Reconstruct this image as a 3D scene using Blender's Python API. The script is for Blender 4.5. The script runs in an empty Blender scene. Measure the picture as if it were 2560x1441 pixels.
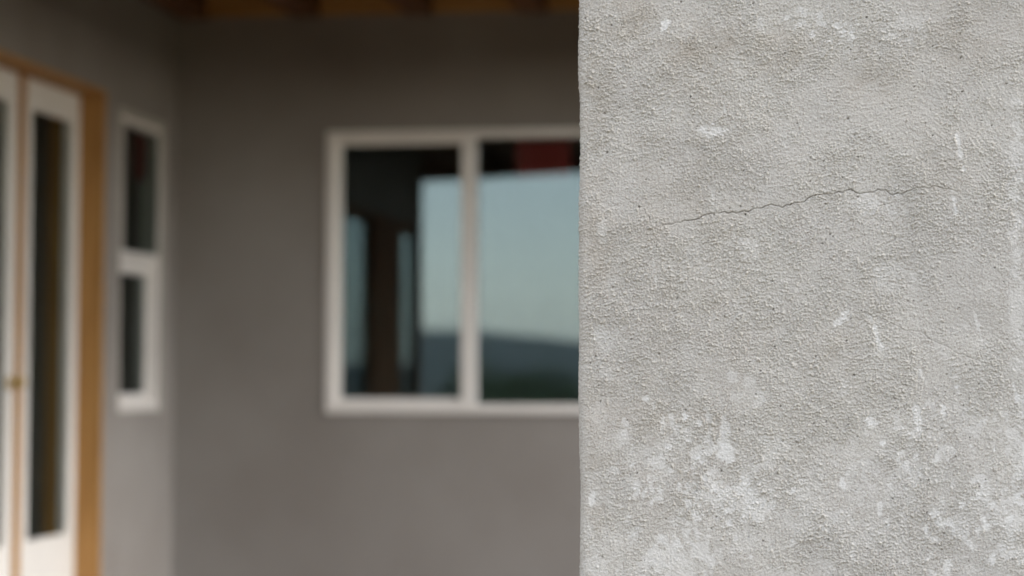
import bpy, bmesh, math, random
import numpy as np
from mathutils import Vector

random.seed(7)
RNG = np.random.default_rng(11)
S = bpy.context.scene
COL = S.collection
R = math.radians

# ------------------------------------------------------------------ camera
cam_d = bpy.data.cameras.new('camera')
cam = bpy.data.objects.new('camera', cam_d)
COL.objects.link(cam)
cam_d.sensor_width = 36.0
cam_d.lens = 85.0
cam_d.clip_start = 0.05
cam_d.clip_end = 20000
cam.location = (0, 0, 1.02)
cam.rotation_euler = (R(90 + 4.20), 0, R(7.80))
cam_d.shift_y = -0.0873
cam_d.dof.use_dof = True
cam_d.dof.focus_distance = 2.415
cam_d.dof.aperture_fstop = 4.3
S.camera = cam

# ------------------------------------------------------------------ sky, sun, exposure
SUN_DIR = Vector((0.78, 0.05, 0.60)).normalized()
W = bpy.data.worlds.new('World')
S.world = W
W.use_nodes = True
nt = W.node_tree
bg = nt.nodes['Background']
sky = nt.nodes.new('ShaderNodeTexSky')
sky.sky_type = 'NISHITA'
sky.sun_disc = False
sky.sun_elevation = math.asin(SUN_DIR.z)
sky.sun_rotation = math.atan2(SUN_DIR.x, SUN_DIR.y)
sky.air_density = 1.0
sky.dust_density = 0.3
sky.altitude = 400
sky.ozone_density = 1.0
hs = nt.nodes.new('ShaderNodeHueSaturation')
hs.inputs['Saturation'].default_value = 0.50
nt.links.new(sky.outputs[0], hs.inputs['Color'])
wb = nt.nodes.new('ShaderNodeMix')             # white balance: warm tint multiplied over the whole sky
wb.data_type = 'RGBA'; wb.blend_type = 'MULTIPLY'
wb.inputs[0].default_value = 1.0
wb.inputs[7].default_value = (1.105, 1.0, 0.905, 1)
nt.links.new(hs.outputs[0], wb.inputs[6])
nt.links.new(wb.outputs[2], bg.inputs['Color'])
bg.inputs['Strength'].default_value = 0.13
sun_d = bpy.data.lights.new('sun', 'SUN')
sun_d.energy = 1.15
sun_d.angle = R(38)
sun_d.color = (1.0, 0.95, 0.88)
sun = bpy.data.objects.new('sun', sun_d)
COL.objects.link(sun)
sun.rotation_euler = (-SUN_DIR).to_track_quat('-Z', 'Y').to_euler()
S.view_settings.view_transform = 'Standard'
S.view_settings.look = 'None'
S.view_settings.exposure = 2.12
S.view_settings.gamma = 1.0
S.cycles.use_denoising = True
S.cycles.max_bounces = 12
S.cycles.diffuse_bounces = 6
S.cycles.glossy_bounces = 6
S.cycles.transparent_max_bounces = 16
S.cycles.caustics_reflective = False


# ------------------------------------------------------------------ helpers
def tag(o, label=None, cat=None, group=None, kind=None):
    if label: o['label'] = label
    if cat: o['category'] = cat
    if group: o['group'] = group
    if kind: o['kind'] = kind
    return o


def empty(name, loc=(0, 0, 0)):
    o = bpy.data.objects.new(name, None)
    COL.objects.link(o)
    o.location = loc
    return o


def link(name, me, mat, parent=None, smooth=False):
    o = bpy.data.objects.new(name, me)
    COL.objects.link(o)
    if mat is not None and not me.materials:
        me.materials.append(mat)
    if smooth:
        me.polygons.foreach_set('use_smooth', [True] * len(me.polygons))
    if parent is not None:
        o.parent = parent
    return o


class MB:
    """collects shapes for one mesh"""
    def __init__(self):
        self.bm = bmesh.new()

    def box(self, x0, x1, y0, y1, z0, z1, bevel=0.0):
        r = bmesh.ops.create_cube(self.bm, size=1.0)
        vs = r['verts']
        for v in vs:
            v.co = Vector((x0 + (v.co.x + .5) * (x1 - x0), y0 + (v.co.y + .5) * (y1 - y0), z0 + (v.co.z + .5) * (z1 - z0)))
        if bevel:
            es = list({e for v in vs for e in v.link_edges})
            bmesh.ops.bevel(self.bm, geom=es, offset=bevel, segments=2, affect='EDGES', profile=0.6)
        return self

    def prism(self, pts, z0, z1):
        a = [self.bm.verts.new((p[0], p[1], z0)) for p in pts]
        b = [self.bm.verts.new((p[0], p[1], z1)) for p in pts]
        n = len(pts)
        self.bm.faces.new(b)
        self.bm.faces.new(a[::-1])
        for i in range(n):
            self.bm.faces.new((a[i], a[(i + 1) % n], b[(i + 1) % n], b[i]))
        return self

    def lathe(self, prof, origin, axis='X', seg=20):
        """prof: (distance along axis, radius)"""
        rings = []
        for d, r in prof:
            ring = []
            for k in range(seg):
                t = 2 * math.pi * k / seg
                c, s = r * math.cos(t), r * math.sin(t)
                if axis == 'X': p = (origin[0] + d, origin[1] + c, origin[2] + s)
                elif axis == 'Y': p = (origin[0] + c, origin[1] + d, origin[2] + s)
                else: p = (origin[0] + c, origin[1] + s, origin[2] + d)
                ring.append(self.bm.verts.new(p))
            rings.append(ring)
        for a, b in zip(rings, rings[1:]):
            for k in range(seg):
                self.bm.faces.new((a[k], a[(k + 1) % seg], b[(k + 1) % seg], b[k]))
        self.bm.faces.new(rings[0][::-1])
        self.bm.faces.new(rings[-1])
        return self

    def build(self, name, mat, parent=None, smooth=False):
        bmesh.ops.recalc_face_normals(self.bm, faces=self.bm.faces)
        me = bpy.data.meshes.new(name)
        self.bm.to_mesh(me)
        self.bm.free()
        return link(name, me, mat, parent, smooth)


def wall_mesh(u0, u1, z0, z1, holes, thick, place):
    """wall slab with rectangular openings; place(u, d, z) -> xyz, d = depth behind the face"""
    us = sorted({u0, u1, *[h[0] for h in holes], *[h[1] for h in holes]})
    zs = sorted({z0, z1, *[h[2] for h in holes], *[h[3] for h in holes]})
    def solid(i, j):
        if i < 0 or j < 0 or i >= len(us) - 1 or j >= len(zs) - 1: return False
        cu, cz = (us[i] + us[i + 1]) / 2, (zs[j] + zs[j + 1]) / 2
        return not any(h[0] < cu < h[1] and h[2] < cz < h[3] for h in holes)
    bm = bmesh.new()
    cache = {}
    def V(i, d, j):
        k = (i, d, j)
        if k not in cache: cache[k] = bm.verts.new(place(us[i], d * thick, zs[j]))
        return cache[k]
    for i in range(len(us) - 1):
        for j in range(len(zs) - 1):
            if not solid(i, j): continue
            bm.faces.new((V(i, 0, j), V(i + 1, 0, j), V(i + 1, 0, j + 1), V(i, 0, j + 1)))
            bm.faces.new((V(i, 1, j), V(i, 1, j + 1), V(i + 1, 1, j + 1), V(i + 1, 1, j)))
            if not solid(i - 1, j): bm.faces.new((V(i, 0, j), V(i, 0, j + 1), V(i, 1, j + 1), V(i, 1, j)))
            if not solid(i + 1, j): bm.faces.new((V(i + 1, 0, j), V(i + 1, 1, j), V(i + 1, 1, j + 1), V(i + 1, 0, j + 1)))
            if not solid(i, j - 1): bm.faces.new((V(i, 0, j), V(i, 1, j), V(i + 1, 1, j), V(i + 1, 0, j)))
            if not solid(i, j + 1): bm.faces.new((V(i, 0, j + 1), V(i + 1, 0, j + 1), V(i + 1, 1, j + 1), V(i, 1, j + 1)))
    bmesh.ops.recalc_face_normals(bm, faces=bm.faces)
    me = bpy.data.meshes.new('wall')
    bm.to_mesh(me)
    bm.free()
    return me


# ------------------------------------------------------------------ materials
def new_mat(name):
    m = bpy.data.materials.new(name)
    m.use_nodes = True
    n = m.node_tree.nodes
    return m, n, m.node_tree.links, n['Principled BSDF']


def ramp(n, stops):
    r = n.new('ShaderNodeValToRGB')
    e = r.color_ramp.elements
    e[0].position, e[0].color = stops[0][0], (*stops[0][1], 1)
    e[1].position, e[1].color = stops[1][0], (*stops[1][1], 1)
    for p, c in stops[2:]:
        k = e.new(p)
        k.color = (*c, 1)
    return r


def noise_mat(name, stops, scale, rough=0.8, bump=0.0, bump_scale=None, stretch=(1, 1, 1), detail=6, bump_dist=0.01, spec=0.5):
    m, n, l, b = new_mat(name)
    tc = n.new('ShaderNodeTexCoord')
    mp = n.new('ShaderNodeMapping')
    mp.inputs['Scale'].default_value = stretch
    l.new(tc.outputs['Object'], mp.inputs['Vector'])
    t = n.new('ShaderNodeTexNoise')
    t.inputs['Scale'].default_value = scale
    t.inputs['Detail'].default_value = detail
    l.new(mp.outputs[0], t.inputs['Vector'])
    r = ramp(n, stops)
    l.new(t.outputs['Fac'], r.inputs['Fac'])
    l.new(r.outputs['Color'], b.inputs['Base Color'])
    b.inputs['Roughness'].default_value = rough
    b.inputs['Specular IOR Level'].default_value = spec
    if bump:
        t2 = n.new('ShaderNodeTexNoise')
        t2.inputs['Scale'].default_value = bump_scale or scale * 4
        t2.inputs['Detail'].default_value = 8
        l.new(mp.outputs[0], t2.inputs['Vector'])
        bp = n.new('ShaderNodeBump')
        bp.inputs['Strength'].default_value = bump
        bp.inputs['Distance'].default_value = bump_dist
        l.new(t2.outputs['Fac'], bp.inputs['Height'])
        l.new(bp.outputs['Normal'], b.inputs['Normal'])
    return m


M_STUCCO = noise_mat('wall_stucco', [(0.30, (0.272, 0.245, 0.224)), (0.52, (0.308, 0.283, 0.262)), (0.74, (0.35, 0.327, 0.307))],
                     1.6, 0.95, 0.6, 140, bump_dist=0.006, spec=0.2)
M_WHITE = noise_mat('white_vinyl', [(0.3, (0.82, 0.785, 0.75)), (0.7, (0.87, 0.835, 0.80))], 6, 0.45)
M_DOOR = noise_mat('white_door_paint', [(0.3, (0.80, 0.77, 0.73)), (0.7, (0.85, 0.82, 0.78))], 5, 0.5)
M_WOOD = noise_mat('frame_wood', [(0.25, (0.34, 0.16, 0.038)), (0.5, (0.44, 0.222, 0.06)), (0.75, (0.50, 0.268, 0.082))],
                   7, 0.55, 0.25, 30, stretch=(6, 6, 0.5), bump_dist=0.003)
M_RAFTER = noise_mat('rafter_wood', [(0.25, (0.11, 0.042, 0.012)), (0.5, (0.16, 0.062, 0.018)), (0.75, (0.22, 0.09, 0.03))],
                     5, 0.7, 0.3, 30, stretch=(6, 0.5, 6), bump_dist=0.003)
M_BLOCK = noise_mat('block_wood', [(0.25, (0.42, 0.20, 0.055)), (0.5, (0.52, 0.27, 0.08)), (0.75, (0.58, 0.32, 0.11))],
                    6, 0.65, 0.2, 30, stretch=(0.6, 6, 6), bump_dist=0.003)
M_DARKWOOD = noise_mat('post_wood', [(0.3, (0.12, 0.048, 0.02)), (0.7, (0.20, 0.085, 0.036))], 6, 0.9, 0.2, 30, stretch=(6, 6, 0.6), bump_dist=0.003, spec=0.05)
M_BRASS, n_, l_, b_ = new_mat('brass')
b_.inputs['Base Color'].default_value = (0.62, 0.44, 0.16, 1)
b_.inputs['Metallic'].default_value = 1.0
b_.inputs['Roughness'].default_value = 0.28
M_CONC = noise_mat('packed_earth', [(0.3, (0.06, 0.038, 0.024)), (0.7, (0.10, 0.066, 0.042))], 3, 0.9, 0.3, 60, bump_dist=0.004)
M_ROOM = noise_mat('drywall', [(0.3, (0.30, 0.28, 0.26)), (0.7, (0.36, 0.34, 0.31))], 3, 0.9)
M_FLANGE = noise_mat('grey_flange', [(0.3, (0.40, 0.365, 0.33)), (0.7, (0.47, 0.435, 0.40))], 9, 0.7)  # tan grey, closer to the wall stucco than to the white vinyl
M_ROOF = noise_mat('roofing', [(0.3, (0.10, 0.085, 0.075)), (0.7, (0.16, 0.14, 0.12))], 8, 0.9)
M_STICK = noise_mat('red_label_print', [(0.3, (0.26, 0.012, 0.010)), (0.7, (0.31, 0.016, 0.013))], 4, 0.5)
M_BARK = noise_mat('bark', [(0.3, (0.05, 0.035, 0.025)), (0.7, (0.11, 0.08, 0.06))], 5, 0.9, 0.5, 20)
M_LEAF = noise_mat('leaves', [(0.3, (0.028, 0.055, 0.018)), (0.7, (0.065, 0.11, 0.038))], 0.9, 0.75)


def glass_mat(name, tint, body, f0, gain):
    m = bpy.data.materials.new(name)
    m.use_nodes = True
    n, l = m.node_tree.nodes, m.node_tree.links
    n.clear()
    out = n.new('ShaderNodeOutputMaterial')
    g = n.new('ShaderNodeNewGeometry')
    d = n.new('ShaderNodeVectorMath'); d.operation = 'DOT_PRODUCT'
    l.new(g.outputs['Normal'], d.inputs[0]); l.new(g.outputs['Incoming'], d.inputs[1])
    a = n.new('ShaderNodeMath'); a.operation = 'ABSOLUTE'
    l.new(d.outputs['Value'], a.inputs[0])
    s = n.new('ShaderNodeMath'); s.operation = 'SUBTRACT'; s.inputs[0].default_value = 1.0; s.use_clamp = True
    l.new(a.outputs[0], s.inputs[1])
    p = n.new('ShaderNodeMath'); p.operation = 'POWER'; p.inputs[1].default_value = 5.0
    l.new(s.outputs[0], p.inputs[0])
    k = n.new('ShaderNodeMath'); k.operation = 'MULTIPLY_ADD'; k.use_clamp = True
    k.inputs[1].default_value = (1.0 - f0) * gain; k.inputs[2].default_value = f0
    l.new(p.outputs[0], k.inputs[0])
    tr = n.new('ShaderNodeBsdfTransparent'); tr.inputs['Color'].default_value = (*body, 1)
    gl = n.new('ShaderNodeBsdfGlossy'); gl.inputs['Roughness'].default_value = 0.0; gl.inputs['Color'].default_value = (*tint, 1)
    mx = n.new('ShaderNodeMixShader')
    l.new(k.outputs[0], mx.inputs[0]); l.new(tr.outputs[0], mx.inputs[1]); l.new(gl.outputs[0], mx.inputs[2])
    l.new(mx.outputs[0], out.inputs['Surface'])
    return m


M_GLASS = glass_mat('coated_window_glass', (0.69, 0.87, 1.0), (0.80, 0.84, 0.82), 0.080, 1.0)
M_HGLASS = glass_mat('hung_window_glass', (0.85, 0.92, 0.92), (0.62, 0.65, 0.63), 0.03, 0.25)
M_SGLASS = glass_mat('side_window_glass', (0.80, 0.92, 0.96), (0.80, 0.84, 0.82), 0.04, 0.55)
M_DGLASS = glass_mat('door_glass', (0.90, 0.98, 0.96), (0.86, 0.90, 0.88), 0.03, 0.4)

# ------------------------------------------------------------------ the land
PX, BY = 2.765, 9.8            # left wall at x = -PX, back wall at y = BY


def vnoise2(x, y, seed):
    r = np.random.default_rng(seed)
    g = r.random((64, 64))
    xi, yi = np.floor(x).astype(int), np.floor(y).astype(int)
    fx, fy = x - xi, y - yi
    fx, fy = fx * fx * (3 - 2 * fx), fy * fy * (3 - 2 * fy)
    a = g[xi % 64, yi % 64]; b = g[(xi + 1) % 64, yi % 64]; c = g[xi % 64, (yi + 1) % 64]; d = g[(xi + 1) % 64, (yi + 1) % 64]
    return (a * (1 - fx) + b * fx) * (1 - fy) + (c * (1 - fx) + d * fx) * fy


def land_h(x, y):
    r = np.hypot(x, y - 5)
    k = np.clip((r - 26) / 130, 0, 1); k = k * k * (3 - 2 * k)
    h = -0.12 - 9.5 * k - np.clip(r - 150, 0, 800) * 0.012
    h = h + (vnoise2(x / 45 + 9, y / 45 + 3, 4) - .5) * 5.0 * k + (vnoise2(x / 9 + 9, y / 9 + 3, 5) - .5) * 0.8 * k
    return h


def polar_grid(radii, nseg, hf):
    ra = np.array(radii)
    th = np.linspace(0, 2 * math.pi, nseg, endpoint=False)
    X = ra[:, None] * np.cos(th)[None]; Y = ra[:, None] * np.sin(th)[None] + 5
    Z = hf(X, Y)
    co = np.stack([X, Y, Z], -1).reshape(-1, 3)
    nr = len(ra)
    faces = []
    for i in range(nr - 1):
        for j in range(nseg):
            j2 = (j + 1) % nseg
            faces.append((i * nseg + j, (i + 1) * nseg + j, (i + 1) * nseg + j2, i * nseg + j2))
    return co, faces


co, fc = polar_grid([0.4, 6, 12, 18, 24, 30, 38, 48, 60, 75, 92, 110, 130, 155, 185, 220, 260, 310, 370, 450, 560, 700, 900, 1200, 1700, 2600, 3600, 4380], 120, land_h)
fc.append(tuple(range(120)))
me = bpy.data.meshes.new('ground'); me.from_pydata(co.tolist(), [], fc)
M_GROUND = noise_mat('dry_grass_ground', [(0.3, (0.06, 0.055, 0.03)), (0.5, (0.085, 0.078, 0.045)), (0.7, (0.12, 0.10, 0.065))], 0.06, 0.95, 0.4, 2.0, bump_dist=0.1)
tag(link('ground', me, M_GROUND, smooth=True), kind='structure')


def hill_h(x, y):
    r = np.hypot(x, y - 5)
    az = np.degrees(np.arctan2(x, -(y - 5)))         # 0 = straight away from the house front, negative = towards -x
    top = 1.02 + np.tan(np.radians(1.12 - 0.10 * np.clip(az + 8.9, -14, 9) * (az > -8.9) + 0.05 * np.clip(az + 8.9, -12, 0))) * 2600
    top = top + (vnoise2(az / 2.1 + 40, r * 0 + 3.3, 8) - .5) * 6 + (vnoise2(az / 0.45 + 40, r * 0 + 5.3, 9) - .5) * 2.0
    top = np.maximum(top, 14)
    k = np.clip((r - 1300) / 1300, 0, 1); k = k * k * (3 - 2 * k)
    back = np.clip((r - 2600) / 1600, 0, 1)
    return -24 + (top + 24) * k * (1 - back * 0.9) + (vnoise2(x / 160 + 7, y / 160 + 7, 10) - .5) * 14 * k * (1 - k) * 4


co, fc = polar_grid([1250, 1400, 1550, 1700, 1850, 2000, 2150, 2300, 2450, 2600, 2900, 3400, 4200], 360, hill_h)
me = bpy.data.meshes.new('hills'); me.from_pydata(co.tolist(), [], fc)
M_HILL = noise_mat('wooded_hill', [(0.3, (0.022, 0.034, 0.02)), (0.55, (0.04, 0.055, 0.03)), (0.75, (0.075, 0.08, 0.045))], 0.012, 0.95, detail=10)
tag(link('hills', me, M_HILL, smooth=True), kind='structure')

tag(MB().box(-3.6, 0.6, 1.55, 9.80, -0.30, 0.0, 0.006).build('porch_floor', M_CONC), kind='structure')

# ------------------------------------------------------------------ the house
house = empty('house', (0, 0, 0))
tag(house, 'grey stucco house with white windows and wood framed glass doors on a covered porch', 'house')

WT = 0.20
main_hole = (-2.118, -0.20, 0.868, 2.033)
door_hole = (7.43, 8.825, 0.0, 2.10)
sw_hole = (8.990, 9.632, 0.876, 2.060)
ww_hole = (3.98, 6.50, 0.60, 2.00)
me = wall_mesh(-PX - WT, 6.0, -0.12, 2.90, [main_hole], WT, lambda u, d, z: (u, BY + d, z))
link('back_wall', me, M_STUCCO, house)
me = wall_mesh(3.86, BY, -0.12, 2.90, [door_hole, sw_hole, ww_hole], WT, lambda u, d, z: (-PX - d, u, z))
link('side_wall', me, M_STUCCO, house)
# rooms behind the walls, closed so that light only enters by the glass
m = MB()
m.box(-9.2, -PX - WT, 3.66, 3.86, -0.12, 2.9).box(-9.4, -9.2, 3.66, 15.2, -0.12, 2.9).box(-9.2, 6.2, 15.0, 15.2, -0.12, 2.9).box(6.0, 6.2, BY, 15.0, -0.12, 2.9)
m.build('outer_wall', M_ROOM, house)
MB().prism([(-9.4, 3.5), (-PX - WT, 3.5), (-PX - WT, BY + WT), (6.2, BY + WT), (6.2, 15.2), (-9.4, 15.2)], -0.11, -0.01).build('room_floor', M_ROOM, house)
rf = MB().prism([(-9.6, 3.3), (-PX - .005, 3.3), (-PX - .005, BY + .02), (6.4, BY + .02), (6.4, 15.4), (-9.6, 15.4)], 2.905, 3.10).build('house_roof', M_ROOF, house)

# --- sliding window of the back wall
x0, x1, z0, z1 = main_hole
FR = 0.037
m = MB()
ya, yb = BY - 0.012, BY + 0.085
XM = -1.523                                   # meeting stile
m.box(x0, x0 + FR, ya, yb, z0, z1, .004).box(x1 - FR, x1, ya, yb, z0, z1, .004)
m.box(x0 + FR, x1 - FR, ya, yb, z0, z0 + 0.038, .004).box(x0 + FR, x1 - FR, ya, yb, z1 - 0.034, z1, .004)
win = m.build('window', M_WHITE, house)
tag(win, 'wide white two pane sliding window reflecting sky and hills')
m = MB()                                      # the sliding sash, left
sa, sb = BY + 0.010, BY + 0.050
gx0, gx1, gz0, gz1 = -2.056, -1.554, 0.930, 1.976
m.box(x0 + FR, gx0, sa, sb, z0 + .038, z1 - .034, .003).box(gx0, gx1, sa, sb, z0 + .038, gz0, .003).box(gx0, gx1, sa, sb, gz1, z1 - .034, .003)
m.box(gx1, -1.492, sa - 0.012, sb, z0 + .038, z1 - .034, .003)
m.build('sash', M_WHITE, win)
MB().box(gx0 - .006, gx1 + .006, BY + .026, BY + .032, gz0 - .006, gz1 + .006).build('pane', M_GLASS, win)
MB().box(-1.491, x1 - FR, BY + .040, BY + .046, z0 + .038, z1 - .034).build('pane', M_GLASS, win)
MB().box(-1.332, -1.105, BY + .0475, BY + .0485, 1.835, 1.992).build('sticker', M_STICK, win)

# --- small hung window of the side wall
y0, y1, z0, z1 = sw_hole
m = MB()
xa, xb = -PX + .010, -PX - .085
def sx(a, b): return (min(a, b), max(a, b))
def sbox(m, d0, d1, u0, u1, z0, z1, bev=.003):      # d = depth behind the side wall face
    m.box(-PX - d1, -PX - d0, u0, u1, z0, z1, bev); return m
F2 = 0.058
FL2 = 0.034
sbox(m, .006, .085, y0 + FL2, y0 + F2, z0 + .028, z1 - .028); sbox(m, .006, .085, y1 - F2, y1 - FL2, z0 + .028, z1 - .028)
sbox(m, .006, .085, y0 + F2, y1 - F2, z1 - .045, z1 - .028); sbox(m, -.004, .085, y0 + F2, y1 - F2, z0 + .010, z0 + .045)
hw = m.build('window', M_WHITE, house)
tag(hw, 'narrow white single hung window between glass doors and wall corner')
m = MB()
sbox(m, -.006, .10, y0, y0 + FL2, z0, z1); sbox(m, -.006, .10, y1 - FL2, y1, z0, z1)
sbox(m, -.006, .10, y0 + FL2, y1 - FL2, z1 - .028, z1); sbox(m, -.006, .10, y0 + FL2, y1 - FL2, z0, z0 + .010)
m.build('flange', M_FLANGE, hw)
m = MB()
sbox(m, .045, .080, y0 + F2, y0 + F2 + .022, z0 + .045, 1.475); sbox(m, .045, .080, y1 - F2 - .022, y1 - F2, z0 + .045, 1.475)
sbox(m, .040, .080, y0 + F2 + .022, y1 - F2 - .022, z0 + .045, z0 + .075); sbox(m, .028, .080, y0 + F2 + .022, y1 - F2 - .022, 1.425, 1.475)
sbox(m, .012, .040, y0 + F2, y1 - F2, 1.478, 1.510)
m.build('sash', M_WHITE, hw)
sbox(MB(), .055, .060, y0 + F2 + .02, y1 - F2 - .02, z0 + .07, 1.43, 0).build('pane', M_HGLASS, hw)
m = MB()
sbox(m, .000, .030, y0 + F2, y0 + F2 + .030, 1.511, z1 - .046); sbox(m, .002, .030, y0 + F2 + .030, y1 - F2, z1 - .064, z1 - .046)
m.build('sash', M_FLANGE, hw)
sbox(MB(), .006, .011, y0 + F2 + .030, y1 - F2, 1.511, z1 - .064, 0).build('pane', M_HGLASS, hw)
sbox(MB(), .0125, .0135, 9.24, 9.42, 1.80, 1.985, 0).build('sticker', M_STICK, hw)

# --- glazed doors of the side wall
y0, y1, z0, z1 = door_hole
m = MB()
JB = 0.022
sbox(m, -.004, .204, y1 - JB, y1, 0, z1, .002); sbox(m, -.004, .204, y0, y0 + JB, 0, z1, .002)
sbox(m, -.004, .204, y0 + JB, y1 - JB, z1 - 0.018, z1, .002)
sbox(m, .078, .204, 8.109, 8.161, 0.02, z1 - .018, .003)
sbox(m, .0, .204, y0 + JB, y1 - JB, 0.0, 0.018, .002)
df = m.build('door_frame', M_WOOD, house)
tag(df, 'orange brown bare wood frame round the glass doors')
for k, (a, b) in enumerate(((7.456, 8.106), (8.164, 8.799))):
    m = MB()
    sl, sr = 0.098, 0.072
    sbox(m, .090, .134, a, a + sl, 0.022, 2.078); sbox(m, .090, .134, b - sr, b, 0.022, 2.078)
    sbox(m, .090, .134, a + sl, b - sr, 1.978, 2.078); sbox(m, .090, .134, a + sl, b - sr, 0.022, 0.432)
    d = m.build('door', M_DOOR, house)
    tag(d, ('white glazed door with brass knob, cut by the left picture edge', 'white glazed door next to the wooden jamb, bare of any knob')[k])
    sbox(MB(), .108, .113, a + sl - .008, b - sr + .008, .424, 1.986, 0).build('pane', M_DGLASS, d)
    m = MB()                                       # glazing beads round the glass
    for (u0, u1, w0, w1) in ((a + sl, a + sl + .008, .432, 1.978), (b - sr - .008, b - sr, .432, 1.978), (a + sl + .008, b - sr - .008, .432, .440), (a + sl + .008, b - sr - .008, 1.970, 1.978)):
        sbox(m, .096, .107, u0, u1, w0, w1, .002)
    m.build('glazing_bead', M_DOOR, d)
    if k == 0:
        MB().lathe([(0, .024), (.005, .024), (.007, .010), (.028, .009), (.033, .017), (.042, .021), (.052, .019), (.057, .010)], (-PX - .090, 8.056, .998), 'X', 24).build('knob', M_BRASS, d, True)

# --- wood framed window pair nearer the porch front (shows in the big window's reflection)
y0, y1, z0, z1 = ww_hole
m = MB()
sbox(m, -.006, .16, y0, y0 + .06, z0, z1); sbox(m, -.006, .16, y1 - .06, y1, z0, z1)
sbox(m, -.006, .16, y0 + .06, y1 - .06, z1 - .07, z1); sbox(m, -.006, .16, y0 + .06, y1 - .06, z0, z0 + .07)
sbox(m, -.006, .16, 4.64, 5.62, z0 + .07, z1 - .07)
ww = m.build('window', M_DARKWOOD, house)
tag(ww, 'dark wood framed window pair on the side wall near the porch front')
sbox(MB(), .020, .026, y0 + .06, 4.64, z0 + .07, z1 - .07, 0).build('pane', M_SGLASS, ww)
sbox(MB(), .020, .026, 5.62, y1 - .06, z0 + .07, z1 - .07, 0).build('pane', M_SGLASS, ww)

# --- porch roof: deck, rafters, blocks between them, front beam
EDGE = [(-4.60, 1.205), (-1.84, 2.805), (0.24, 2.805)]
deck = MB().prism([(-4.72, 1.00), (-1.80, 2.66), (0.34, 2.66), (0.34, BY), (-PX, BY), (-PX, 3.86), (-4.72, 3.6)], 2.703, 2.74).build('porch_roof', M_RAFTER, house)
tag(deck, 'dark timber porch ceiling over the walls')
BW = 0.16
m = MB()
def off(p, q, w):
    d = Vector((q[0] - p[0], q[1] - p[1])).normalized(); return Vector((-d.y, d.x)) * w
o0 = off(EDGE[0], EDGE[1], BW)
mid = (EDGE[1][0] - 0.046, EDGE[1][1] + BW)
m.prism([EDGE[0], EDGE[1], mid, (EDGE[0][0] + o0.x, EDGE[0][1] + o0.y)], 2.45, 2.701)
m.build('beam', M_DARKWOOD, deck)
MB().prism([EDGE[1], EDGE[2], (EDGE[2][0], EDGE[2][1] + BW), mid], 2.45, 2.701).build('beam', M_DARKWOOD, deck)
gaps = [-2.205 + 0.4785 * (i - 1) for i in range(6)]
rw = 0.058
def front_y(x):
    return (EDGE[1][1] if x > EDGE[1][0] else EDGE[1][1] + (x - EDGE[1][0]) * (EDGE[1][1] - EDGE[0][1]) / (EDGE[1][0] - EDGE[0][0])) + BW * 1.18 + .01
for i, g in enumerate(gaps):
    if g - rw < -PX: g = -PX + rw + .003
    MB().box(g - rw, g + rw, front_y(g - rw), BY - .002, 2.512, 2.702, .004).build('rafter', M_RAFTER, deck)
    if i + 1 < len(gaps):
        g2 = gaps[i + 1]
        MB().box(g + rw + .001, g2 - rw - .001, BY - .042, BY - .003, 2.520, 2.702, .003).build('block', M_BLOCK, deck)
MB().box(0.08, 0.24, EDGE[1][1] + BW + .004, BY - .002, 2.36, 2.702, .006).build('beam', M_DARKWOOD, deck)  # side beam added out of view to hold sky light off the upper walls
MB().box(-4.52, -4.38, 1.36, 1.50, -.12, 2.449, .006).build('post', M_DARKWOOD, deck)

# ------------------------------------------------------------------ stucco column
F_PX = 85 / 36 * 2560
_yaw, _pit = R(7.80), R(2.089)
_fw = np.array([-math.sin(_yaw) * math.cos(_pit), math.cos(_yaw) * math.cos(_pit), math.sin(_pit)])
_rt = np.array([math.cos(_yaw), math.sin(_yaw), 0]); _up = np.cross(_rt, _fw)
CY = 2.40


def face_pt(px, py):
    """where a mark measured on the photograph lies on the column's front face (x, z)"""
    d = _fw * F_PX + _rt * (px - 1280) - _up * (py - 720.5)
    t = CY / d[1]
    return d[0] * t, 1.02 + d[2] * t


STEP = 0.00065
CX0, CX1, CYB = -0.2615, 0.190, 3.00
FZ0, FZ1 = 0.800, 1.420
GX0 = CX0 - 0.03
NX, NZ = int((CX1 + 0.03 - GX0) / STEP), int((FZ1 - FZ0) / STEP)
gx = GX0 + np.arange(NX) * STEP
gz = FZ0 + np.arange(NZ) * STEP
XX, ZZ = np.meshgrid(gx, gz)            # [row z, col x]
FX = np.fft.fftfreq(NX, STEP)[None, :]; FZ = np.fft.fftfreq(NZ, STEP)[:, None]
F2R = np.sqrt(FX ** 2 + FZ ** 2)


def gnoise(sigma, seed, low=None):
    w = np.random.default_rng(seed).standard_normal((NZ, NX))
    k = np.exp(-2 * (math.pi * sigma * F2R) ** 2)
    if low: k = k - np.exp(-2 * (math.pi * low * F2R) ** 2)
    a = np.fft.ifft2(np.fft.fft2(w) * k).real
    return (a - a.mean()) / a.std()


def blur(a, sigma):
    return np.fft.ifft2(np.fft.fft2(a) * np.exp(-2 * (math.pi * sigma * F2R) ** 2)).real


def sstep(a, lo, hi):
    t = np.clip((a - lo) / (hi - lo), 0, 1)
    return t * t * (3 - 2 * t)


# direction of the trowel strokes, sweeping arcs
ANG = 0.10 + 0.55 * gnoise(0.030, 21) * 0.8 + 0.25 * gnoise(0.012, 22)
DX, DZ = np.cos(ANG), np.sin(ANG)


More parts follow.
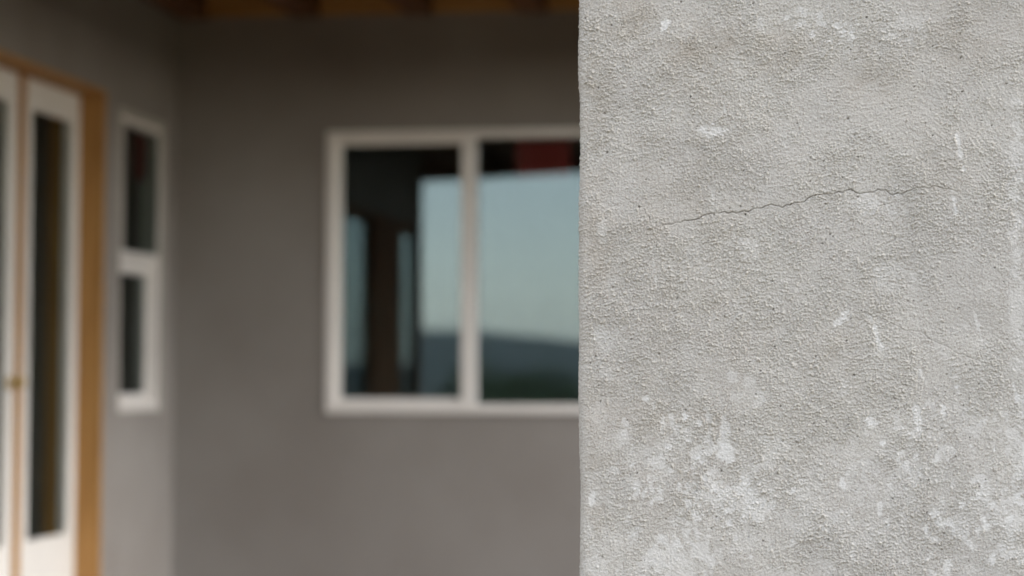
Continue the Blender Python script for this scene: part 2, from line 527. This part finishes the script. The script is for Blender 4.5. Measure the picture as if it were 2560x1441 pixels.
def lic(src, half, step=1.0):
    acc = src.copy()
    for sgn in (1, -1):
        px = np.tile(np.arange(NX)[None, :].astype(float), (NZ, 1)); pz = np.tile(np.arange(NZ)[:, None].astype(float), (1, NX))
        for _ in range(half):
            ix = np.round(px).astype(int) % NX; iz = np.round(pz).astype(int) % NZ
            px += sgn * step * DX[iz, ix]; pz += sgn * step * DZ[iz, ix]
            acc += src[np.round(pz).astype(int) % NZ, np.round(px).astype(int) % NX]
    acc -= acc.mean()
    return acc / acc.std()


stroke = lic(gnoise(0.0006, 31, 0.004), 5)
lump = lic(gnoise(0.0006, 32, 0.003), 2) * .75 + gnoise(0.0006, 37, .0020) * .75
grain = gnoise(0.00065, 33, 0.0022)
grit = gnoise(0.00045, 36, 0.0012)
patch = gnoise(0.020, 34) * .7 + gnoise(0.008, 35) * .5
dens = sstep(patch, -1.3, 1.0)

# whitish lime patches and drips, plus light painted down the right arris, at the places where the photograph has them
white = np.zeros((NZ, NX))
FL = [(1665, 65, 15, 25, 1, .2), (2035, 45, 42, 36, .65, 0), (2115, 72, 38, 42, .75, 0), (1905, 60, 16, 24, .4, 0), (1785, 325, 27, 22, .75, 0), (2255, 60, 60, 35, .3, 0),
      (2105, 797, 16, 26, .85, .3), (1650, 1150, 26, 30, .85, 0), (1588, 1222, 20, 36, .95, .2), (1740, 1135, 26, 46, .8, -.3), (1720, 1075, 22, 26, .5, 0),
      (1822, 940, 24, 15, .55, .5), (1872, 958, 16, 22, .5, .2), (1845, 990, 20, 14, .45, -.3), (1900, 1000, 15, 22, .5, .4), (1765, 1235, 70, 34, .75, 0), (1860, 1255, 60, 30, .75, 0), (1705, 1300, 36, 30, .7, 0),
      (1755, 1372, 36, 52, .85, -.3), (1580, 1340, 24, 26, .7, 0), (1655, 1390, 56, 28, .7, 0), (1520, 930, 18, 22, .45, 0), (1560, 1095, 20, 24, .5, 0),
      (1525, 1190, 20, 24, .4, 0), (1930, 1140, 40, 50, .5, .4), (2000, 1230, 60, 30, .5, 0), (2130, 1180, 70, 50, .45, 0), (2100, 1290, 70, 30, .4, 0), (2340, 1145, 34, 28, .6, .4),
      (2420, 1080, 26, 26, .55, 0), (2455, 1215, 26, 44, .8, -.3), (2390, 1290, 36, 34, .5, 0), (2535, 1170, 46, 130, .7, 0), (2525, 1330, 60, 110, .65, 0), (2550, 1010, 16, 70, .7, .3),
      (2300, 1185, 50, 30, .5, 0), (2240, 1045, 12, 16, .5, 0), (1860, 610, 40, 24, .35, .5), (2190, 515, 50, 28, .4, 0), (2230, 680, 40, 30, .3, 0), (1505, 575, 20, 30, .4, 0),
      (1510, 850, 30, 40, .35, 0), (2440, 860, 40, 30, .3, 0), (2540, 640, 22, 420, .42, 0), (1680, 1420, 60, 30, .6, 0), (1480, 1420, 30, 40, .4, 0)]  # the tall right-hand strip paints the brighter corner into the colour
rf_ = random.Random(77)
FL = [(a, b, rx * .8, rz * .8, s * (.85 if b < 850 else .7), t) for (a, b, rx, rz, s, t) in FL]
for _ in range(210):
    if rf_.random() < .6: a, b = rf_.gauss(1745, 120), rf_.gauss(1225, 110)
    else: a, b = rf_.gauss(2380, 140), rf_.gauss(1210, 110)
    if a < 1475 or b < 880: continue
    FL.append((a, b, rf_.uniform(5, 13), rf_.uniform(7, 21), rf_.uniform(.35, .9), rf_.uniform(-.5, .6)))
edge_n = gnoise(0.0028, 41) * .5 + gnoise(0.0010, 42) * .35 + gnoise(0.009, 43) * .3
for (a, b, rx, rz, s, tl) in FL:
    cx, cz = face_pt(a, b)
    k = CY / F_PX * 1.03
    dx, dz = XX - cx, ZZ - cz
    ux, uz = dx * math.cos(tl) - dz * math.sin(tl), dx * math.sin(tl) + dz * math.cos(tl)
    q = np.sqrt((ux / (rx * k)) ** 2 + (uz / (rz * k)) ** 2)
    white = np.maximum(white, s * sstep(1.1 - q + edge_n * (.45 + .012 * min(rx, 60)), -.05, .65))
for (a, b, c, d, wd, s) in [(2392, 335, 2410, 425, 3.5, .9), (2380, 480, 2390, 530, 4, .9), (1962, 358, 1970, 395, 2.5, .8), (1808, 250, 1813, 280, 2.5, .6), (2176, 792, 2198, 866, 4, .85),
                         (2432, 778, 2452, 852, 4, .8), (2285, 1015, 2294, 1080, 5, .85), (2298, 930, 2312, 960, 4, .6), (2530, 960, 2552, 1040, 6, .8), (1632, 650, 1640, 720, 2, .5), (1780, 480, 1782, 510, 1.6, .5), (1725, 60, 1730, 80, 3, .4)]:
    x0_, z0_ = face_pt(a, b); x1_, z1_ = face_pt(c, d)
    t = np.clip(((XX - x0_) * (x1_ - x0_) + (ZZ - z0_) * (z1_ - z0_)) / ((x1_ - x0_) ** 2 + (z1_ - z0_) ** 2), 0, 1)
    q = np.hypot(XX - x0_ - t * (x1_ - x0_), ZZ - z0_ - t * (z1_ - z0_)) / (wd * CY / F_PX)
    white = np.maximum(white, s * .8 * sstep(1.4 - q + edge_n * 1.1, 0, 1.3))
lowz = face_pt(2000, 900)[1]
white = np.maximum(white, .22 * sstep(gnoise(0.008, 44) * .7 + gnoise(0.0025, 45) * .45 + np.clip((lowz - ZZ) / .10, -2, 1.1), .9, 2.4))

# hairline cracks
crack = np.zeros((NZ, NX))
CR = [([(1600, 578), (1640, 572), (1690, 556), (1730, 553), (1765, 540), (1790, 532), (1850, 534), (1890, 524), (1915, 514), (1940, 513), (1955, 520), (1985, 507), (2010, 503), (2030, 493), (2060, 489), (2095, 484), (2128, 475),
        (2150, 486), (2175, 482), (2205, 475), (2232, 487), (2255, 485), (2275, 477), (2310, 472), (2345, 466), (2390, 480)], 1.0),
      ([(1680, 705), (1720, 692), (1775, 698), (1820, 690), (1860, 684), (1905, 690), (1940, 688), (1985, 700)], .30),
      ([(2060, 735), (2110, 755), (2150, 780), (2180, 792), (2215, 800), (2260, 826), (2300, 832), (2345, 860), (2385, 880), (2440, 900), (2500, 930)], .36)]
rr = random.Random(5)
for pts, s in CR:
    fine = []
    for (a, b), (c, d) in zip(pts, pts[1:]):
        nn = max(2, int(math.hypot(c - a, d - b) / 9))
        for i in range(nn):
            t = i / nn
            fine.append((a + (c - a) * t, b + (d - b) * t + rr.uniform(-3.2, 3.2)))
    fine.append(pts[-1])
    for i, (p, q_) in enumerate(zip(fine, fine[1:])):
        x0_, z0_ = face_pt(*p); x1_, z1_ = face_pt(*q_)
        pad = .004
        c0, c1 = int((min(x0_, x1_) - pad - GX0) / STEP), int((max(x0_, x1_) + pad - GX0) / STEP)
        r0, r1 = int((min(z0_, z1_) - pad - FZ0) / STEP), int((max(z0_, z1_) + pad - FZ0) / STEP)
        c0, r0 = max(c0, 0), max(r0, 0)
        sx_, sz_ = XX[r0:r1, c0:c1], ZZ[r0:r1, c0:c1]
        t = np.clip(((sx_ - x0_) * (x1_ - x0_) + (sz_ - z0_) * (z1_ - z0_)) / ((x1_ - x0_) ** 2 + (z1_ - z0_) ** 2 + 1e-12), 0, 1)
        q = np.hypot(sx_ - x0_ - t * (x1_ - x0_), sz_ - z0_ - t * (z1_ - z0_))
        fade = s * (.95 + .25 * math.sin(i * .9) * math.sin(i * .37 + 1)) * min(1, .25 + 4 * min(i, len(fine) - i) / len(fine))
        crack[r0:r1, c0:c1] = np.maximum(crack[r0:r1, c0:c1], fade * np.clip(1.2 - q / 0.00062, 0, 1))

AMP = (0.76 + 0.50 * dens) * (1 - 0.45 * np.clip(white, 0, 1))
def grains(rad, count, seed, height):
    r = np.random.default_rng(seed)
    w = (0.25 + dens) * (1 - .6 * np.clip(white, 0, 1)) * np.exp(.6 * gnoise(0.0045, seed + 100))
    cdf = np.cumsum(w.ravel()); cdf /= cdf[-1]
    idx = np.searchsorted(cdf, r.random(count))
    imp = np.zeros(NZ * NX); np.add.at(imp, idx, r.uniform(.45, 1.1, count)); imp = imp.reshape(NZ, NX)
    kx = np.minimum(np.arange(NX), NX - np.arange(NX))[None, :] * STEP; kz = np.minimum(np.arange(NZ), NZ - np.arange(NZ))[:, None] * STEP
    ker = np.sqrt(np.clip(1 - (kx ** 2 + kz ** 2) / rad ** 2, 0, 1))
    return height * np.tanh(np.fft.ifft2(np.fft.fft2(imp) * np.fft.fft2(ker)).real.clip(0))
GR = grains(0.0007, 75000, 71, .0009) + grains(0.0010, 9000, 72, .0011) + grains(0.0015, 800, 73, .0013)
GR = GR * (1 + .22 * np.clip(grit, -1.5, 1.5))
HH = (0.00011 * np.clip(stroke, -1.5, 2.6) + 0.0003 * sstep(lump, 0.75, 1.9) + GR + 0.00016 * np.clip(grit, -1.5, 2.2)) * AMP
HH += 0.0011 * gnoise(0.035, 52) * .6 + 0.00045 * gnoise(0.010, 53) * .6
pits = sstep(gnoise(0.0008, 54, 0.0025), 2.55, 3.3)
HH -= 0.0030 * pits
HH -= 0.0022 * crack
sand = np.clip(GR / .0011, 0, 1)
# old brown staining, strongest at the upper left, plus shade painted down the left arris
stain_and_shade = np.zeros((NZ, NX))
for (a, b, rx, rz, s) in [(1540, 45, 110, 70, .8), (1800, 130, 230, 60, .75), (2420, 70, 150, 90, .55), (1490, 700, 60, 900, .55), (1700, 700, 260, 900, .30), (2190, 190, 130, 80, .35), (2100, 880, 160, 120, .25), (1600, 1050, 170, 90, .4), (2330, 420, 120, 120, .2)]:
    cx, cz = face_pt(a, b)
    k = CY / F_PX
    stain_and_shade = np.maximum(stain_and_shade, s * np.exp(-((XX - cx) / (rx * k)) ** 2 - ((ZZ - cz) / (rz * k)) ** 2))
stain_and_shade = np.clip(stain_and_shade * (1 + .30 * gnoise(0.016, 61) + .20 * gnoise(0.004, 62)), 0, 1)

# perimeter of the pier as a rounded rectangle, fine on the front
RAD = 0.008
path = []      # (x, y, nx, ny, column of the height grid)
def gcol(x): return int(round((x - GX0) / STEP))
def arc(cx, cy, a0, a1, n, c0, sgn):
    for i in range(n):
        a = a0 + (a1 - a0) * i / n
        path.append((cx + RAD * math.cos(a), cy + RAD * math.sin(a), math.cos(a), math.sin(a), c0 + sgn * i))
PI = math.pi
nf = int((CX1 - CX0 - 2 * RAD) / STEP)
na = int(RAD * PI / 2 / STEP)
cL = gcol(CX0 + RAD)
arc(CX0 + RAD, CY + RAD, PI, 1.5 * PI, na, cL - na, 1)
for i in range(nf):
    path.append((CX0 + RAD + i * STEP, CY, 0, -1, cL + i))
arc(CX1 - RAD, CY + RAD, 1.5 * PI, 2 * PI, na, cL + nf, 1)
ns = 90
for i in range(ns):
    path.append((CX1, CY + RAD + (CYB - CY - 2 * RAD) * i / ns, 1, 0, (cL + nf + na - 7 * i) % NX))
arc(CX1 - RAD, CYB - RAD, 0, .5 * PI, 6, 40, 3)
for i in range(30):
    path.append((CX1 - RAD - (CX1 - CX0 - 2 * RAD) * i / 30, CYB, 0, 1, (60 + 15 * i) % NX))
arc(CX0 + RAD, CYB - RAD, .5 * PI, PI, 6, 40, 3)
for i in range(ns):
    path.append((CX0, CYB - RAD - (CYB - CY - 2 * RAD) * i / ns, -1, 0, (cL - na + 7 * (ns - i)) % NX))
P = np.array(path)
zlist = np.concatenate([np.linspace(0.0, FZ0, 80)[:-1], gz, np.linspace(FZ1, 2.449, 100)[1:]])
zrow = np.concatenate([(np.arange(79) * 9) % NZ, np.arange(NZ), (np.arange(99) * 9) % NZ])
cols = P[:, 4].astype(int) % NX
Hs = HH[zrow][:, cols] * np.where(np.abs(P[:, 3]) < .97, .9, 1.0)[None, :]
Hs = np.where(np.abs(P[None, :, 3]) < .97, np.clip(Hs, -.002, .0011), Hs)
# the left arris wanders a little, as a hand floated corner does
wob = 0.0003 * np.interp(zlist, np.linspace(0, 2.45, 60), RNG.standard_normal(60))
nP, nZ = len(P), len(zlist)
co = np.empty((nZ, nP, 3), np.float32)
co[:, :, 0] = P[None, :, 0] + P[None, :, 2] * Hs + wob[:, None] * (P[None, :, 2] < -.2)
co[:, :, 1] = P[None, :, 1] + P[None, :, 3] * Hs
co[:, :, 2] = zlist[:, None]
ii = np.arange(nZ - 1)[:, None] * nP + np.arange(nP)[None, :]
jj = np.arange(nZ - 1)[:, None] * nP + (np.arange(nP)[None, :] + 1) % nP
quads = np.stack([ii, jj, jj + nP, ii + nP], -1).reshape(-1, 4)
caps = [list(range(nP))[::-1], list(range((nZ - 1) * nP, nZ * nP))]
nq = len(quads)
me = bpy.data.meshes.new('stucco_column')
me.vertices.add(nZ * nP)
me.vertices.foreach_set('co', co.ravel())
loops = np.concatenate([quads.ravel(), np.array(caps[0]), np.array(caps[1])]).astype(np.int32)
me.loops.add(len(loops))
me.loops.foreach_set('vertex_index', loops)
me.polygons.add(nq + 2)
me.polygons.foreach_set('loop_start', np.concatenate([np.arange(nq) * 4, [nq * 4, nq * 4 + nP]]).astype(np.int32))
me.polygons.foreach_set('use_smooth', np.ones(nq + 2, bool))
me.update(calc_edges=True)
me.validate()
inz = ((zlist >= FZ0) & (zlist <= FZ1))[:, None]
front = (P[:, 3] < -0.02)[None, :]
def attr(name, grid, only_front):
    a = me.attributes.new(name, 'FLOAT', 'POINT')
    v = grid[zrow][:, cols]
    if only_front: v = v * (inz & front)
    a.data.foreach_set('value', v.astype(np.float32).ravel())
attr('lime', white, True)  # lime marks together with the light painted on the right corner
attr('crack', np.clip(crack + pits * .8, 0, 1), True)
attr('sand', sand, False)
attr('stain_and_shade', stain_and_shade, True)
attr('hollow_shade', np.clip(sstep(-lump, .2, 1.8) * .6 + sstep(-grit, .6, 2.0) * .5, 0, 1), False)

m_, n, l, b = new_mat('column_stucco')
tc = n.new('ShaderNodeTexCoord')
def tex(scale, detail=6, rough=.55):
    t = n.new('ShaderNodeTexNoise'); t.inputs['Scale'].default_value = scale; t.inputs['Detail'].default_value = detail; t.inputs['Roughness'].default_value = rough
    l.new(tc.outputs['Object'], t.inputs['Vector']); return t.outputs['Fac']
def mixc(fac, A, B, mode='MIX', k=None):
    x = n.new('ShaderNodeMix'); x.data_type = 'RGBA'; x.blend_type = mode; x.clamp_factor = True
    if k is None: l.new(fac, x.inputs[0])
    else:
        mm = n.new('ShaderNodeMath'); mm.operation = 'MULTIPLY'; mm.inputs[1].default_value = k; mm.use_clamp = True
        l.new(fac, mm.inputs[0]); l.new(mm.outputs[0], x.inputs[0])
    for s_, v in ((6, A), (7, B)):
        if isinstance(v, tuple): x.inputs[s_].default_value = (*v, 1)
        else: l.new(v, x.inputs[s_])
    return x.outputs[2]
def rmp(f, lo, hi):
    r = n.new('ShaderNodeMapRange'); r.interpolation_type = 'SMOOTHSTEP'
    r.inputs['From Min'].default_value = lo; r.inputs['From Max'].default_value = hi
    l.new(f, r.inputs['Value']); return r.outputs['Result']
def at(nm):
    a = n.new('ShaderNodeAttribute'); a.attribute_name = nm; return a.outputs['Fac']
c = mixc(rmp(tex(9, 5), .35, .65), (0.432, 0.416, 0.393), (0.466, 0.449, 0.420))
c = mixc(at('stain_and_shade'), c, (0.335, 0.298, 0.252), k=.75)
c = mixc(rmp(tex(60, 6), .40, .70), c, (0.46, 0.45, 0.43), k=.45)
c = mixc(at('hollow_shade'), c, (0.29, 0.27, 0.245), k=.55)  # shade between the lumps, painted into the colour
c = mixc(at('sand'), c, (0.48, 0.455, 0.40), k=.35)
c = mixc(rmp(tex(520, 2), .57, .70), c, (0.25, 0.215, 0.18), k=.60)
c = mixc(rmp(tex(950, 1), .62, .71), c, (0.16, 0.135, 0.11), k=.55)
c = mixc(at('lime'), c, (0.68, 0.68, 0.675), k=.68)
c = mixc(at('crack'), c, (0.10, 0.085, 0.07), k=.34)
l.new(c, b.inputs['Base Color'])
b.inputs['Roughness'].default_value = 0.95
b.inputs['Specular IOR Level'].default_value = 0.15
t2 = n.new('ShaderNodeTexNoise'); t2.inputs['Scale'].default_value = 1300; t2.inputs['Detail'].default_value = 4
l.new(tc.outputs['Object'], t2.inputs['Vector'])
bp = n.new('ShaderNodeBump'); bp.inputs['Strength'].default_value = .5; bp.inputs['Distance'].default_value = .0006
l.new(t2.outputs['Fac'], bp.inputs['Height']); l.new(bp.outputs['Normal'], b.inputs['Normal'])
tag(link('stucco_column', me, m_), 'rough grey stucco column with hairline cracks and pale lime stains in the foreground', 'column')

# ------------------------------------------------------------------ trees down the slope (seen in the window's reflection)
def crown_mesh(seed, h, w):
    r = random.Random(seed)
    lobes = [(Vector((r.gauss(0, w * .32), r.gauss(0, w * .32), h * r.uniform(.38, .86))), w * r.uniform(.22, .42)) for _ in range(16)]
    vs, fs = [], []
    for _ in range(3600):
        c, rad = r.choice(lobes)
        d = Vector((r.gauss(0, 1), r.gauss(0, 1), r.gauss(0, .8))).normalized() * rad * r.uniform(.55, 1.05)
        p = c + d
        a = Vector((r.gauss(0, 1), r.gauss(0, 1), r.gauss(0, 1))).normalized()
        u = a.orthogonal().normalized() * r.uniform(.10, .20)
        v = a.cross(u).normalized() * r.uniform(.16, .34)
        k = len(vs)
        vs += [p - v, p + u, p + v, p - u]
        fs.append((k, k + 1, k + 2, k + 3))
    me = bpy.data.meshes.new('crown'); me.from_pydata(vs, [], fs); me.materials.append(M_LEAF)
    return me


def trunk_mesh(seed, h):
    r = random.Random(seed)
    m = MB()
    m.lathe([(-.6, .24), (0, .20), (h * .25, .15), (h * .5, .11), (h * .8, .05)], (0, 0, 0), 'Z', 9)
    for k in range(6):
        a = r.uniform(0, 6.28); z = h * r.uniform(.28, .55); ln = h * r.uniform(.2, .32)
        pts = [(Vector((0, 0, z)) + Vector((math.cos(a) * ln * t, math.sin(a) * ln * t, ln * .8 * t)), .07 * (1 - .7 * t)) for t in (0, .5, 1)]
        rings = []
        for p, rad in pts:
            rings.append([m.bm.verts.new(p + Vector((math.cos(q) * rad, math.sin(q) * rad, 0))) for q in (0, 1.57, 3.14, 4.71)])
        for A, B in zip(rings, rings[1:]):
            for q in range(4): m.bm.faces.new((A[q], A[(q + 1) % 4], B[(q + 1) % 4], B[q]))
    bmesh.ops.recalc_face_normals(m.bm, faces=m.bm.faces)
    me = bpy.data.meshes.new('trunk'); m.bm.to_mesh(me); m.bm.free(); me.materials.append(M_BARK)
    return me


protos = [(crown_mesh(k, 7.5, 5.0), trunk_mesh(k, 7.5)) for k in range(3)]
spots = [(-8.2, 118, 1.2, 'rounded dark green tree mirrored low in the middle of the right window pane'),
         (-9.4, 105, .9, 'dark green tree mirrored low in the right pane beside the middle bar'),
         (-10.3, 122, .95, 'dark green tree mirrored at the bottom of the left sliding pane'),
         (-6.7, 140, .8, 'small dark green tree mirrored low in the right pane next to the column')]
for i, (az, d, s, lab) in enumerate(spots):
    a = R(az)
    x, y = d * math.sin(a), 9.8 - d * math.cos(a)
    z = float(land_h(np.array([x]), np.array([y]))[0])
    t = empty('tree', (x, y, z))
    t.rotation_euler.z = i * 1.3
    t.scale = (s, s, s)
    cm, tm = protos[i % 3]
    link('crown', cm, None, t); link('trunk', tm, None, t)
    tag(t, lab, 'tree', 'trees down the slope')

# ------------------------------------------------------------------ the air: far hills fade
m_ = bpy.data.materials.new('haze')
m_.use_nodes = True
n, l = m_.node_tree.nodes, m_.node_tree.links
n.clear()
o_ = n.new('ShaderNodeOutputMaterial'); v_ = n.new('ShaderNodeVolumePrincipled')
v_.inputs['Color'].default_value = (0.80, 0.90, 1.0, 1)
v_.inputs['Density'].default_value = 0.00010
v_.inputs['Anisotropy'].default_value = 0.0
l.new(v_.outputs[0], o_.inputs['Volume'])
tag(MB().box(-4500, 4500, -4500, 4510, -45, 84).build('haze', m_), kind='stuff')
